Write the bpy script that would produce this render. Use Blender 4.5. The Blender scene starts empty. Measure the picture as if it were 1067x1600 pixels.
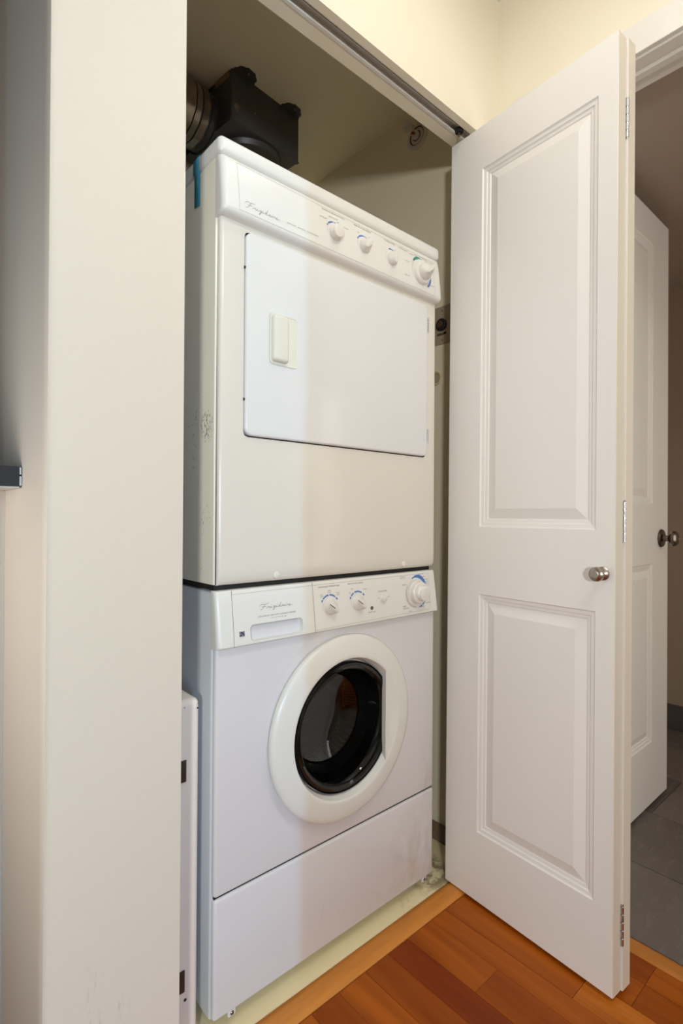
import bpy, bmesh, math, random
from mathutils import Vector, Matrix
random.seed(7)
S = bpy.context.scene
COL = S.collection
# ------------------------------------------------------------------ camera
yaw, pitch, roll, foc = 0.7214278, 0.0046979, 0.0062546, 829.053
f0 = Vector((math.sin(yaw), math.cos(yaw), 0)); r0 = Vector((math.cos(yaw), -math.sin(yaw), 0)); u0 = Vector((0, 0, 1))
f1 = f0*math.cos(pitch) + u0*math.sin(pitch); u1 = u0*math.cos(pitch) - f0*math.sin(pitch)
r2 = r0*math.cos(roll) + u1*math.sin(roll); u2 = u1*math.cos(roll) - r0*math.sin(roll)
cd = bpy.data.cameras.new('camera'); cam = bpy.data.objects.new('camera', cd); COL.objects.link(cam)
cd.sensor_fit = 'VERTICAL'; cd.sensor_height = 36; cd.sensor_width = 24; cd.lens = foc/1600*36
cd.clip_start = 0.02; cd.clip_end = 50
m = Matrix.Identity(4)
for i in range(3):
    m[i][0] = r2[i]; m[i][1] = u2[i]; m[i][2] = -f1[i]
m[0][3], m[1][3], m[2][3] = -0.50028, -0.94721, 1.02912
cam.matrix_world = m
S.camera = cam
# ------------------------------------------------------------------ world, light, exposure
w = bpy.data.worlds.new('world'); S.world = w; w.use_nodes = True
w.node_tree.nodes['Background'].inputs[0].default_value = (0.75, 0.85, 1.0, 1)
w.node_tree.nodes['Background'].inputs[1].default_value = 0.3
S.view_settings.view_transform = 'Standard'; S.view_settings.look = 'None'
S.view_settings.exposure = -0.32; S.view_settings.gamma = 1.0; S.view_settings.use_curve_mapping = False
def area(name, loc, target, sx, sy, power, color, spread=180):
    l = bpy.data.lights.new(name, 'AREA'); l.shape = 'RECTANGLE'; l.size = sx; l.size_y = sy
    l.energy = power; l.color = color; l.spread = math.radians(spread)
    o = bpy.data.objects.new(name, l); COL.objects.link(o); o.location = loc
    o.rotation_euler = (Vector(target)-Vector(loc)).to_track_quat('-Z', 'Y').to_euler()
    return o
area('ceiling_downlight', (0.36, -0.48, 2.48), (0.36, -0.48, 0), 0.16, 0.16, 2.0, (1.0, 0.95, 0.86))
area('ceiling_lamp_light', (0.15, -1.20, 2.46), (0.15, -1.20, 0), 0.35, 0.35, 9.0, (0.99, 1.0, 0.93))
area('window_light_hall', (-1.75, -2.40, 1.24), (0.3, 0.0, 1.3), 0.20, 0.24, 50, (0.955, 1.0, 0.975))
area('added_slit_light', (-1.70, -4.90, 1.20), (0.1, 0.0, 1.0), 0.06, 1.6, 78, (0.28, 0.64, 1.0))  # unseen slit source added for the bluish left part of the machines
area('added_return_wall_light', (-1.05, -0.04, 0.98), (-0.3, 0.10, 0.98), 0.25, 0.25, 4.0, (0.95, 0.97, 0.97))  # unseen source added to brighten the return wall beside the bar
area('added_bathroom_light', (1.75, -2.0, 1.1), (1.6, -0.2, 0.9), 1.0, 1.4, 13, (1.0, 0.95, 0.87))  # no window here; unseen source added to light the bathroom door

# ------------------------------------------------------------------ materials
def srgb(r, g, b):
    def c(x):
        x /= 255
        return x/12.92 if x <= 0.04045 else ((x+0.055)/1.055)**2.4
    return (c(r), c(g), c(b), 1)
def mat(name, col, rough=0.5, metal=0.0, noise=0.03, nscale=8.0, bump=0.0, bscale=300.0, coat=0.0, spec=0.5, stretch=None):
    m = bpy.data.materials.new(name); m.use_nodes = True; nt = m.node_tree; N = nt.nodes; Lk = nt.links
    p = N['Principled BSDF']; p.inputs['Roughness'].default_value = rough; p.inputs['Metallic'].default_value = metal
    p.inputs['Specular IOR Level'].default_value = spec; p.inputs['Coat Weight'].default_value = coat
    tc = N.new('ShaderNodeTexCoord'); mp = N.new('ShaderNodeMapping'); Lk.new(tc.outputs['Object'], mp.inputs[0])
    if stretch: mp.inputs['Scale'].default_value = stretch
    nz = N.new('ShaderNodeTexNoise'); nz.inputs['Scale'].default_value = nscale; nz.inputs['Detail'].default_value = 4
    Lk.new(mp.outputs[0], nz.inputs['Vector'])
    mx = N.new('ShaderNodeMix'); mx.data_type = 'RGBA'
    mx.inputs['A'].default_value = [max(0, c*(1-noise)) for c in col[:3]]+[1]
    mx.inputs['B'].default_value = [min(1, c*(1+noise)) for c in col[:3]]+[1]
    Lk.new(nz.outputs['Fac'], mx.inputs['Factor']); Lk.new(mx.outputs['Result'], p.inputs['Base Color'])
    if bump > 0:
        n2 = N.new('ShaderNodeTexNoise'); n2.inputs['Scale'].default_value = bscale; n2.inputs['Detail'].default_value = 3
        Lk.new(mp.outputs[0], n2.inputs['Vector'])
        b = N.new('ShaderNodeBump'); b.inputs['Strength'].default_value = bump; b.inputs['Distance'].default_value = 0.001
        Lk.new(n2.outputs['Fac'], b.inputs['Height']); Lk.new(b.outputs[0], p.inputs['Normal'])
    m['mix'] = mx.name
    return m
def add_layer(m, col, build):
    """lay a stain colour over the base colour; build(nt, coord) returns a 0..1 socket"""
    nt = m.node_tree; N = nt.nodes; Lk = nt.links; p = N['Principled BSDF']
    src = p.inputs['Base Color'].links[0].from_socket
    g = N.new('ShaderNodeNewGeometry')
    fac = build(nt, g.outputs['Position'])
    mx = N.new('ShaderNodeMix'); mx.data_type = 'RGBA'
    Lk.new(src, mx.inputs['A']); mx.inputs['B'].default_value = col; Lk.new(fac, mx.inputs['Factor'])
    Lk.new(mx.outputs['Result'], p.inputs['Base Color'])
def nmath(nt, op, a, b=None, clamp=False):
    n = nt.nodes.new('ShaderNodeMath'); n.operation = op; n.use_clamp = clamp
    for i, v in enumerate((a, b)):
        if v is None: continue
        if hasattr(v, 'node'): nt.links.new(v, n.inputs[i])
        else: n.inputs[i].default_value = v
    return n.outputs[0]
def blob(nt, pos, c, r, soft=1.0, amt=1.0, scale=20, thr=0.5, stretch=(1, 1, 1), hard=8.0):
    """noise speckle limited to an ellipsoid region of the place"""
    s = nt.nodes.new('ShaderNodeVectorMath'); s.operation = 'SUBTRACT'; nt.links.new(pos, s.inputs[0]); s.inputs[1].default_value = c
    d = nt.nodes.new('ShaderNodeVectorMath'); d.operation = 'DIVIDE'; nt.links.new(s.outputs[0], d.inputs[0]); d.inputs[1].default_value = r
    l = nt.nodes.new('ShaderNodeVectorMath'); l.operation = 'LENGTH'; nt.links.new(d.outputs[0], l.inputs[0])
    fall = nmath(nt, 'MULTIPLY', nmath(nt, 'SUBTRACT', 1.0, l.outputs['Value'], True), soft, True)
    mp = nt.nodes.new('ShaderNodeMapping'); mp.inputs['Scale'].default_value = stretch; nt.links.new(pos, mp.inputs[0])
    nz = nt.nodes.new('ShaderNodeTexNoise'); nz.inputs['Scale'].default_value = scale; nz.inputs['Detail'].default_value = 5
    nz.inputs['Roughness'].default_value = 0.65; nt.links.new(mp.outputs[0], nz.inputs['Vector'])
    sp = nmath(nt, 'MULTIPLY', nmath(nt, 'SUBTRACT', nz.outputs['Fac'], thr), hard, True)
    return nmath(nt, 'MULTIPLY', nmath(nt, 'MULTIPLY', fall, sp), amt, True)
def vmax(nt, *s):
    o = s[0]
    for x in s[1:]: o = nmath(nt, 'MAXIMUM', o, x)
    return o

M = {}
M['wall'] = mat('cream_wall_paint', srgb(227, 214, 198), 0.55, noise=0.012, nscale=2, bump=0.25, bscale=260)
M['wall_lit'] = mat('lamp_lit_cream_wall_paint', srgb(241, 231, 210), 0.55, noise=0.01, nscale=2, bump=0.15, bscale=260)  # same cream paint as the pier, with lamp glow put into the colour
M['wall_grey'] = mat('grey_kitchen_paint', srgb(150, 150, 150), 0.6)
M['wall_white'] = mat('white_hall_paint', srgb(228, 226, 222), 0.6)
M['closet'] = mat('closet_wall_paint', srgb(234, 222, 194), 0.6, noise=0.02, nscale=2, bump=0.15, bscale=200)
M['ceil'] = mat('ceiling_paint', srgb(235, 230, 220), 0.7, noise=0.01)
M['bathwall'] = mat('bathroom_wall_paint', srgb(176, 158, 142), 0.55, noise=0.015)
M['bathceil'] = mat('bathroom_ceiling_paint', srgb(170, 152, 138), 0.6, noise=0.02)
M['door'] = mat('white_door_paint', srgb(236, 231, 226), 0.38, noise=0.01, bump=0.06, bscale=160, stretch=(6, 6, 0.5))
M['door_edge'] = mat('door_edge_paint', srgb(222, 210, 194), 0.45, noise=0.02, nscale=12)
M['trim'] = mat('white_trim_paint', srgb(232, 226, 218), 0.4, noise=0.01)
M['washer'] = mat('white_washer_enamel', srgb(222, 217, 218), 0.16, noise=0.006, nscale=3)
M['washer_side'] = mat('shaded_washer_side_enamel', srgb(208, 210, 214), 0.3, noise=0.01)  # same white enamel, with side shade and blue tint put into the colour
M['dryer'] = mat('cream_white_dryer_enamel', srgb(227, 220, 209), 0.2, noise=0.008, nscale=3)
M['dryer_side'] = mat('lightened_dryer_side_enamel', srgb(243, 235, 218), 0.32, noise=0.01)  # dryer enamel lightened in colour to stand in for light on the side
M['dryer_door'] = mat('white_dryer_door_enamel', srgb(230, 228, 227), 0.17, noise=0.005)
M['plastic'] = mat('white_console_plastic', srgb(231, 228, 222), 0.33, noise=0.006)
M['plastic_warm'] = mat('cream_plastic', srgb(230, 226, 212), 0.36, noise=0.008)
M['plastic_side'] = mat('console_end_plastic', srgb(212, 205, 190), 0.4, noise=0.01)
M['knob'] = mat('white_knob_plastic', srgb(232, 227, 220), 0.3, noise=0.006)
M['ring'] = mat('white_door_ring_plastic', srgb(230, 227, 221), 0.3, noise=0.008)
M['ink'] = mat('grey_print', srgb(120, 112, 108), 0.6)
M['ink_pale'] = mat('pale_grey_ink', srgb(138, 128, 122), 0.6)
M['inkdark'] = mat('dark_print', srgb(60, 55, 55), 0.6)
M['line'] = mat('fine_panel_line', srgb(158, 146, 132), 0.6)
M['blue'] = mat('blue_print', srgb(82, 120, 190), 0.5)
M['green'] = mat('green_print', srgb(70, 148, 138), 0.5)
M['greyprint'] = mat('pale_grey_print', srgb(196, 190, 184), 0.5)
M['navy'] = mat('navy_print', srgb(38, 44, 78), 0.5)
M['dark'] = mat('black_gap', srgb(28, 26, 25), 0.7)
M['rubber'] = mat('black_rubber', srgb(26, 26, 28), 0.45)
M['steel'] = mat('dark_drum_steel', srgb(128, 126, 124), 0.45, 0.7, noise=0.1, nscale=30)
M['chrome'] = mat('chrome', srgb(200, 200, 202), 0.2, 1.0)
M['nickel'] = mat('brushed_nickel', srgb(172, 160, 150), 0.28, 1.0, noise=0.05, nscale=60)
M['nickel_dark'] = mat('dark_nickel', srgb(130, 118, 110), 0.25, 1.0, noise=0.05, nscale=60)
M['alu'] = mat('aluminium_track', srgb(214, 210, 202), 0.42, 0.15, noise=0.12, nscale=18, stretch=(0.4, 20, 20))
M['alu_white'] = mat('worn_white_track_lip', srgb(232, 228, 222), 0.4, 0.1, noise=0.1, nscale=25, stretch=(0.5, 20, 20))
M['duct'] = mat('black_duct_steel', srgb(72, 68, 66), 0.45, 0.2, noise=0.3, nscale=12)
M['foil'] = mat('silver_foil_tape', srgb(146, 134, 118), 0.32, 0.85, noise=0.55, nscale=22, bump=0.9, bscale=60)
M['sealant'] = mat('tan_sealant', srgb(140, 124, 92), 0.8, noise=0.2, nscale=40)
M['tape'] = mat('teal_masking_tape', srgb(72, 164, 192), 0.6, noise=0.12, nscale=14)
M['heater'] = mat('white_enamel_cabinet', srgb(238, 229, 224), 0.35, noise=0.01)
M['clip'] = mat('dark_brown_clip', srgb(58, 48, 38), 0.5)
M['counter'] = mat('black_counter_laminate', srgb(58, 54, 52), 0.45, noise=0.08)
M['chip'] = mat('chipped_white_laminate', srgb(235, 235, 235), 0.6)
M['maple'] = mat('threshold_oak', srgb(208, 132, 52), 0.42, noise=0.22, nscale=9, stretch=(1.0, 9, 9), bump=0.05, bscale=80)
M['lino'] = mat('cream_linoleum', srgb(255, 236, 192), 0.45, noise=0.04, nscale=10)
M['grime'] = mat('dark_floor_dirt', srgb(70, 60, 48), 0.9, noise=0.3, nscale=40)
M['tile_base'] = mat('grey_base_tile', srgb(92, 86, 82), 0.5, noise=0.15, nscale=12)
M['grout'] = mat('dark_grout', srgb(52, 48, 46), 0.9)
M['gap'] = mat('dark_wood_gap', srgb(46, 24, 12), 0.8)
M['white_pl'] = mat('sprinkler_white', srgb(205, 198, 186), 0.45)
M['brass'] = mat('aged_brass', srgb(150, 120, 80), 0.35, 1.0)
M['redbulb'] = mat('red_glass_bulb', srgb(150, 20, 16), 0.15)
M['timer_plate'] = mat('tan_timer_plate', srgb(172, 154, 132), 0.45)
M['tan_plug'] = mat('pale_yellow_plug', srgb(206, 188, 146), 0.5)
M['skirting'] = mat('brown_skirting', srgb(120, 104, 84), 0.6, noise=0.15, nscale=20)

def wood(name, c1, c2, sc=1.0):
    m = bpy.data.materials.new(name); m.use_nodes = True; nt = m.node_tree; N = nt.nodes; Lk = nt.links
    p = N['Principled BSDF']; p.inputs['Roughness'].default_value = 0.42; p.inputs['Specular IOR Level'].default_value = 0.22
    tc = N.new('ShaderNodeTexCoord'); oi = N.new('ShaderNodeObjectInfo')
    ad = N.new('ShaderNodeVectorMath'); ad.operation = 'MULTIPLY_ADD'
    cb = N.new('ShaderNodeCombineXYZ'); Lk.new(oi.outputs['Random'], cb.inputs[0]); Lk.new(oi.outputs['Random'], cb.inputs[1])
    Lk.new(cb.outputs[0], ad.inputs[0]); ad.inputs[1].default_value = (13, 7, 5); Lk.new(tc.outputs['Object'], ad.inputs[2])
    mp = N.new('ShaderNodeMapping'); mp.inputs['Scale'].default_value = (22*sc, 1.6*sc, 10); Lk.new(ad.outputs[0], mp.inputs[0])
    nz = N.new('ShaderNodeTexNoise'); nz.inputs['Scale'].default_value = 1.3; nz.inputs['Detail'].default_value = 6; nz.inputs['Distortion'].default_value = 0.7
    Lk.new(mp.outputs[0], nz.inputs['Vector'])
    cr = N.new('ShaderNodeValToRGB'); e = cr.color_ramp.elements
    e[0].position = 0.28; e[0].color = c1; e[1].position = 0.68; e[1].color = c2
    Lk.new(nz.outputs['Fac'], cr.inputs[0])
    mp2 = N.new('ShaderNodeMapping'); mp2.inputs['Scale'].default_value = (90, 2.5, 10); Lk.new(ad.outputs[0], mp2.inputs[0])
    n2 = N.new('ShaderNodeTexNoise'); n2.inputs['Scale'].default_value = 1.0; n2.inputs['Detail'].default_value = 3; Lk.new(mp2.outputs[0], n2.inputs['Vector'])
    r2_ = nmath(nt, 'MULTIPLY', nmath(nt, 'SUBTRACT', n2.outputs['Fac'], 0.66), 7.0, True)
    mx = N.new('ShaderNodeMix'); mx.data_type = 'RGBA'; Lk.new(cr.outputs[0], mx.inputs['A']); mx.inputs['B'].default_value = [c*0.35 for c in c1[:3]]+[1]
    Lk.new(nmath(nt, 'MULTIPLY', r2_, 0.7), mx.inputs['Factor']); Lk.new(mx.outputs['Result'], p.inputs['Base Color'])
    return m
PL = [wood('cherry_plank_dark', srgb(110, 40, 0), srgb(136, 56, 4)),
      wood('cherry_plank_red', srgb(130, 56, 2), srgb(158, 78, 10)),
      wood('cherry_plank_orange', srgb(144, 68, 5), srgb(178, 92, 18)),
      wood('cherry_plank_gold', srgb(164, 86, 18), srgb(200, 116, 38))]
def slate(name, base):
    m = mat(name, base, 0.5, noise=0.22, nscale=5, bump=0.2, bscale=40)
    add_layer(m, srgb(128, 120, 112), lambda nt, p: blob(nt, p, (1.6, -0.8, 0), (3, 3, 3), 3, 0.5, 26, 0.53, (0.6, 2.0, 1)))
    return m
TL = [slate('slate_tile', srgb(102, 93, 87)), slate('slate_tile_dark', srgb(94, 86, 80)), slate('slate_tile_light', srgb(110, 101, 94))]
# wear and stains with a shape of their own
add_layer(M['washer'], srgb(176, 150, 122), lambda nt, p: vmax(nt,
    blob(nt, p, (0.63, 0, 0.12), (0.15, 0.2, 0.18), 1.3, 0.42, 20, 0.36, (1.4, 1, 0.7), 3.0),
    blob(nt, p, (0.665, 0, 0.30), (0.06, 0.2, 0.16), 1.3, 0.36, 22, 0.38, (1.4, 1, 0.7), 3.0),
    blob(nt, p, (0.50, 0, 0.08), (0.12, 0.2, 0.06), 1.4, 0.16, 24, 0.52),
    blob(nt, p, (0.30, 0, 0.13), (0.07, 0.2, 0.09), 1.4, 0.16, 60, 0.55, (2, 1, 0.4))))
add_layer(M['dryer_side'], srgb(96, 104, 82), lambda nt, p: vmax(nt,
    blob(nt, p, (0, 0.035, 1.205), (0.03, 0.03, 0.035), 4, 0.85, 130, 0.50),
    blob(nt, p, (0, 0.08, 1.20), (0.03, 0.06, 0.10), 2, 0.8, 90, 0.60),
    blob(nt, p, (0, 0.11, 1.12), (0.03, 0.04, 0.10), 2, 0.6, 70, 0.62),
    blob(nt, p, (0, 0.04, 1.02), (0.03, 0.03, 0.04), 3, 0.9, 120, 0.58),
    blob(nt, p, (0, 0.06, 0.905), (0.03, 0.03, 0.02), 3, 0.7, 140, 0.60)))
add_layer(M['wall'], srgb(150, 142, 130), lambda nt, p: vmax(nt,
    blob(nt, p, (-0.24, -0.09, 0.20), (0.06, 0.05, 0.16), 2, 0.35, 40, 0.57, (3, 1, 0.5))))
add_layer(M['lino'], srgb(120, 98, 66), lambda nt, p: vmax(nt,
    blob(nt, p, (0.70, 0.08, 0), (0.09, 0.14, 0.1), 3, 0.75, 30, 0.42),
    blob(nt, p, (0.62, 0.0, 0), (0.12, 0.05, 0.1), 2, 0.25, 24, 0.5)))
add_layer(M['heater'], srgb(70, 60, 55), lambda nt, p: blob(nt, p, (-0.04, 0, 0.46), (0.02, 0.1, 0.03), 3, 0.5, 150, 0.62))
add_layer(M['duct'], srgb(150, 130, 96), lambda nt, p: blob(nt, p, (0.29, 0.47, 2.30), (0.06, 0.12, 0.09), 2, 0.7, 22, 0.56))

# perforations of the drum
def perforate(m):
    nt = m.node_tree; N = nt.nodes; Lk = nt.links; p = N['Principled BSDF']; src = p.inputs['Base Color'].links[0].from_socket
    tc = N.new('ShaderNodeTexCoord'); vo = N.new('ShaderNodeTexVoronoi'); vo.inputs['Scale'].default_value = 72; vo.inputs['Randomness'].default_value = 0.0
    Lk.new(tc.outputs['Object'], vo.inputs['Vector'])
    d = nmath(nt, 'MULTIPLY', nmath(nt, 'SUBTRACT', 0.36, vo.outputs['Distance']), 20.0, True)
    mx = N.new('ShaderNodeMix'); mx.data_type = 'RGBA'; Lk.new(src, mx.inputs['A']); mx.inputs['B'].default_value = (0.004, 0.004, 0.004, 1); Lk.new(d, mx.inputs['Factor'])
    Lk.new(mx.outputs['Result'], p.inputs['Base Color'])
perforate(M['steel'])
# glass of the washer door
gm = bpy.data.materials.new('dark_door_glass'); gm.use_nodes = True; gp = gm.node_tree.nodes['Principled BSDF']
gp.inputs['Base Color'].default_value = (0.50, 0.54, 0.56, 1); gp.inputs['Roughness'].default_value = 0.03
gp.inputs['Transmission Weight'].default_value = 1.0; gp.inputs['IOR'].default_value = 1.48
M['glass'] = gm

# ------------------------------------------------------------------ mesh helpers
ORG = {}
def T(x, y, z): return Vector((x, y, z))
def box(bm, x0, x1, y0, y1, z0, z1):
    v = [bm.verts.new((x, y, z)) for x in (x0, x1) for y in (y0, y1) for z in (z0, z1)]
    for f in ((0, 1, 3, 2), (4, 6, 7, 5), (0, 4, 5, 1), (2, 3, 7, 6), (0, 2, 6, 4), (1, 5, 7, 3)):
        bm.faces.new([v[i] for i in f])
    return v
def B(*boxes, bev=0.0, seg=2):
    bm = bmesh.new()
    for b in boxes:
        box(bm, *b)
    if bev > 0:
        bmesh.ops.bevel(bm, geom=bm.edges[:], offset=bev, segments=seg, profile=0.5, affect='EDGES', clamp_overlap=True)
    return bm
def join(*bms):
    r = bms[0]
    for b in bms[1:]:
        me = bpy.data.meshes.new('tmp'); b.to_mesh(me); r.from_mesh(me); bpy.data.meshes.remove(me); b.free()
    return r
def lathe(prof, seg=40, center=(0, 0, 0), axis='Y', cap0=True, cap1=True):
    """prof: list of (radius, t) along the axis"""
    bm = bmesh.new(); c = Vector(center); rings = []
    def P(r, t, a):
        u, v = r*math.cos(a), r*math.sin(a)
        if axis == 'Y': return c+Vector((u, t, v))
        if axis == 'X': return c+Vector((t, u, v))
        return c+Vector((u, v, t))
    for r, t in prof:
        if r < 1e-6: rings.append([bm.verts.new(P(0, t, 0))])
        else: rings.append([bm.verts.new(P(r, t, 2*math.pi*i/seg)) for i in range(seg)])
    for a, b in zip(rings, rings[1:]):
        for i in range(seg):
            j = (i+1) % seg
            if len(a) == 1 and len(b) == 1: continue
            if len(a) == 1: bm.faces.new((a[0], b[j], b[i]))
            elif len(b) == 1: bm.faces.new((a[i], a[j], b[0]))
            else: bm.faces.new((a[i], a[j], b[j], b[i]))
    if cap0 and len(rings[0]) > 1: bm.faces.new(rings[0])
    if cap1 and len(rings[-1]) > 1: bm.faces.new(rings[-1][::-1])
    bmesh.ops.recalc_face_normals(bm, faces=bm.faces[:])
    return bm
def loft(rings, closed=True, caps=True):
    bm = bmesh.new(); R = [[bm.verts.new(p) for p in r] for r in rings]; n = len(R[0])
    for a, b in zip(R, R[1:]):
        for i in range(n if closed else n-1):
            j = (i+1) % n; bm.faces.new((a[i], a[j], b[j], b[i]))
    if caps and closed: bm.faces.new(R[0]); bm.faces.new(R[-1][::-1])
    bmesh.ops.recalc_face_normals(bm, faces=bm.faces[:])
    return bm
def ribbon(paths, width, y):
    """flat strokes, paths in x,z ; y(x,z) gives depth"""
    bm = bmesh.new()
    for P in paths:
        L, R = [], []
        for i, p in enumerate(P):
            a = P[max(0, i-1)]; b = P[min(len(P)-1, i+1)]
            d = Vector((b[0]-a[0], b[1]-a[1])); d = d.normalized() if d.length > 1e-9 else Vector((1, 0)); n = Vector((-d.y, d.x))*width/2
            for q, s in ((L, 1), (R, -1)):
                x, z = p[0]+s*n.x, p[1]+s*n.y; q.append(bm.verts.new((x, y(x, z), z)))
        for i in range(len(P)-1): bm.faces.new((L[i], L[i+1], R[i+1], R[i]))
    return bm
def arc_band(c, r0_, r1_, a0, a1, y, n=14, taper=False):
    bm = bmesh.new(); A, Bv = [], []
    for i in range(n+1):
        a = math.radians(a0+(a1-a0)*i/n); t = math.sin(math.pi*i/n) if taper else 1
        rr = r0_+(r1_-r0_)*(0.25+0.75*t) if taper else r1_
        for q, r in ((A, r0_), (Bv, rr)):
            x, z = c[0]+r*math.cos(a), c[1]+r*math.sin(a); q.append(bm.verts.new((x, y(x, z), z)))
    for i in range(n): bm.faces.new((A[i], A[i+1], Bv[i+1], Bv[i]))
    return bm
def smooth(pts, n=6):
    out = []
    for i in range(len(pts)-1):
        p0 = pts[max(0, i-1)]; p1 = pts[i]; p2 = pts[i+1]; p3 = pts[min(len(pts)-1, i+2)]
        for k in range(n):
            t = k/n
            out.append(tuple(0.5*((2*p1[j])+(-p0[j]+p2[j])*t+(2*p0[j]-5*p1[j]+4*p2[j]-p3[j])*t*t+(-p0[j]+3*p1[j]-3*p2[j]+p3[j])*t**3) for j in (0, 1)))
    out.append(pts[-1]); return out
def make(name, bm, material, parent=None, sm=True, angle=35, **props):
    xs = [v.co for v in bm.verts]
    lo = Vector((min(v.x for v in xs), min(v.y for v in xs), min(v.z for v in xs)))
    hi = Vector((max(v.x for v in xs), max(v.y for v in xs), max(v.z for v in xs)))
    c = (lo+hi)/2 if parent is not None else Vector(((lo.x+hi.x)/2, (lo.y+hi.y)/2, lo.z))
    for v in bm.verts: v.co -= c
    me = bpy.data.meshes.new(name); bm.to_mesh(me); bm.free()
    mats = material if isinstance(material, (list, tuple)) else [material]
    for mm in mats: me.materials.append(mm)
    if sm:
        for p in me.polygons: p.use_smooth = True
        try: me.set_sharp_from_angle(angle=math.radians(angle))
        except Exception: pass
    o = bpy.data.objects.new(name, me); COL.objects.link(o)
    base = ORG.get(parent.name, Vector()) if parent is not None else Vector()
    o.location = c-base; ORG[o.name] = c
    if parent is not None: o.parent = parent
    for k, v in props.items(): o[k] = v
    return o
def tag(o, label, category, group=None, kind=None):
    o['label'] = label; o['category'] = category
    if group: o['group'] = group
    if kind: o['kind'] = kind
    return o
def empty(name, loc, label, category, rz=0, group=None, kind=None):
    o = bpy.data.objects.new(name, None); COL.objects.link(o); o.location = loc; o.rotation_euler = (0, 0, rz)
    o.empty_display_size = 0.05
    ORG[o.name] = Vector() if rz else Vector(loc)
    return tag(o, label, category, group, kind)
def part_mat(bm, fn):
    for f in bm.faces: f.material_index = fn(f)
    return bm
def cut(o, cutter_bm):
    """carve cutter (world coordinates) out of o"""
    me = bpy.data.meshes.new('cut'); cutter_bm.to_mesh(me); cutter_bm.free()
    c = bpy.data.objects.new('cut', me); COL.objects.link(c); c.location = (0, 0, 0)
    par = o.parent; o.parent = None; keep = o.location.copy(); o.location = ORG[o.name]
    md = o.modifiers.new('b', 'BOOLEAN'); md.object = c; md.operation = 'DIFFERENCE'; md.solver = 'EXACT'
    dg = bpy.context.evaluated_depsgraph_get(); dg.update()
    nm = bpy.data.meshes.new_from_object(o.evaluated_get(dg)); o.modifiers.clear(); o.data = nm
    bpy.data.objects.remove(c); o.parent = par; o.location = keep
    for p in nm.polygons: p.use_smooth = True
    try: nm.set_sharp_from_angle(angle=math.radians(35))
    except Exception: pass
def text_bm(items, y):
    """items: (text, x0, x1, z, height) lettering laid on the surface y(x,z), joined"""
    out = bmesh.new()
    for txt, x0, x1, z, h in items:
        cu = bpy.data.curves.new('t', 'FONT'); cu.body = txt; cu.size = 1; cu.resolution_u = 2
        to = bpy.data.objects.new('t', cu); COL.objects.link(to)
        dg = bpy.context.evaluated_depsgraph_get(); dg.update()
        me = bpy.data.meshes.new_from_object(to.evaluated_get(dg)); bpy.data.objects.remove(to)
        xs = [v.co.x for v in me.vertices]; ys = [v.co.y for v in me.vertices]
        ax, bx, ay, by = min(xs), max(xs), min(ys), max(ys)
        for v in me.vertices:
            X = x0+(v.co.x-ax)/(bx-ax)*(x1-x0); Z = z-h/2+(v.co.y-ay)/max(by-ay, 1e-6)*h
            v.co = (X, y(X, Z), Z)
        out.from_mesh(me); bpy.data.meshes.remove(me)
    return out

# ------------------------------------------------------------------ the setting
WF, WB = -0.09, -0.005          # front and back face of the closet's front wall
HZ = 2.095                      # underside of the header
CE = 2.52                       # hall ceiling
RX = 0.850                      # face of the right-hand wall
wf = make('wall_front', B((-0.3135, -0.106, WF, WB, 0, CE)), M['wall'], sm=False)
tag(wf, 'narrow beige painted wall pier to the left of the washer closet opening', 'wall', kind='structure')
hd = make('wall_front', B((-0.106, RX, WF, -0.071, HZ, CE), (-0.106, RX, -0.038, WB, HZ, CE), (-0.106, RX, -0.071, -0.038, HZ+0.022, CE)), M['wall_lit'], sm=False)
tag(hd, 'cream wall above the closet opening with the door track in its underside', 'wall', kind='structure')
# the door track in the header
tk = make('track_channel', B((-0.104, RX-0.002, -0.0705, -0.069, HZ+0.0005, HZ+0.0215), (-0.104, RX-0.002, -0.040, -0.0385, HZ-0.001, HZ+0.0215),
     (-0.104, RX-0.002, -0.0705, -0.0385, HZ+0.0195, HZ+0.0218)), M['alu'], None, sm=False)
tk.name = 'door_track'; ORG['door_track'] = ORG.get('track_channel')
tag(tk, 'worn aluminium sliding track recessed along the underside of the closet header', 'track')
make('inner_lip', B((-0.104, RX-0.002, -0.0475, -0.0400, HZ-0.001, HZ+0.003), bev=0.0006), M['alu_white'], tk, sm=False)
make('middle_rib', B((-0.104, RX-0.002, -0.0600, -0.0585, HZ+0.008, HZ+0.0195)), M['alu'], tk, sm=False)
rl = make('roller', lathe([(0.0, -0.006), (0.010, -0.006), (0.012, -0.004), (0.012, 0.004), (0.010, 0.006), (0.0, 0.006)], 24, (0.712, -0.054, HZ+0.004), 'Z'), M['rubber'], tk)
make('roller_pin', lathe([(0, -0.012), (0.0035, -0.012), (0.0035, 0.012), (0, 0.012)], 14, (0.712, -0.054, HZ), 'Z'), M['nickel'], tk)
wl = make('wall_left', B((-0.3135, -0.215, WB, 1.0, 0, CE)), M['wall'], sm=False)
tag(wl, 'wall running back from the pier, seen edge-on at the far left beside the bar', 'wall', kind='structure')
wb = make('wall_back', B((-0.215, RX+0.1, 0.80, 0.90, 0, CE)), M['closet'], sm=False)
tag(wb, 'back wall of the laundry closet behind the dryer', 'wall', kind='structure')
DJ0, DJ1, DT = -1.005, -0.222, 2.112     # bathroom doorway
wr = make('wall_right', B((RX, RX+0.1, WF-0.0, 0.80, 0, CE)), M['closet'], sm=False)
tag(wr, 'right side wall inside the closet carrying the sprinkler and timer', 'wall', kind='structure')
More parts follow.
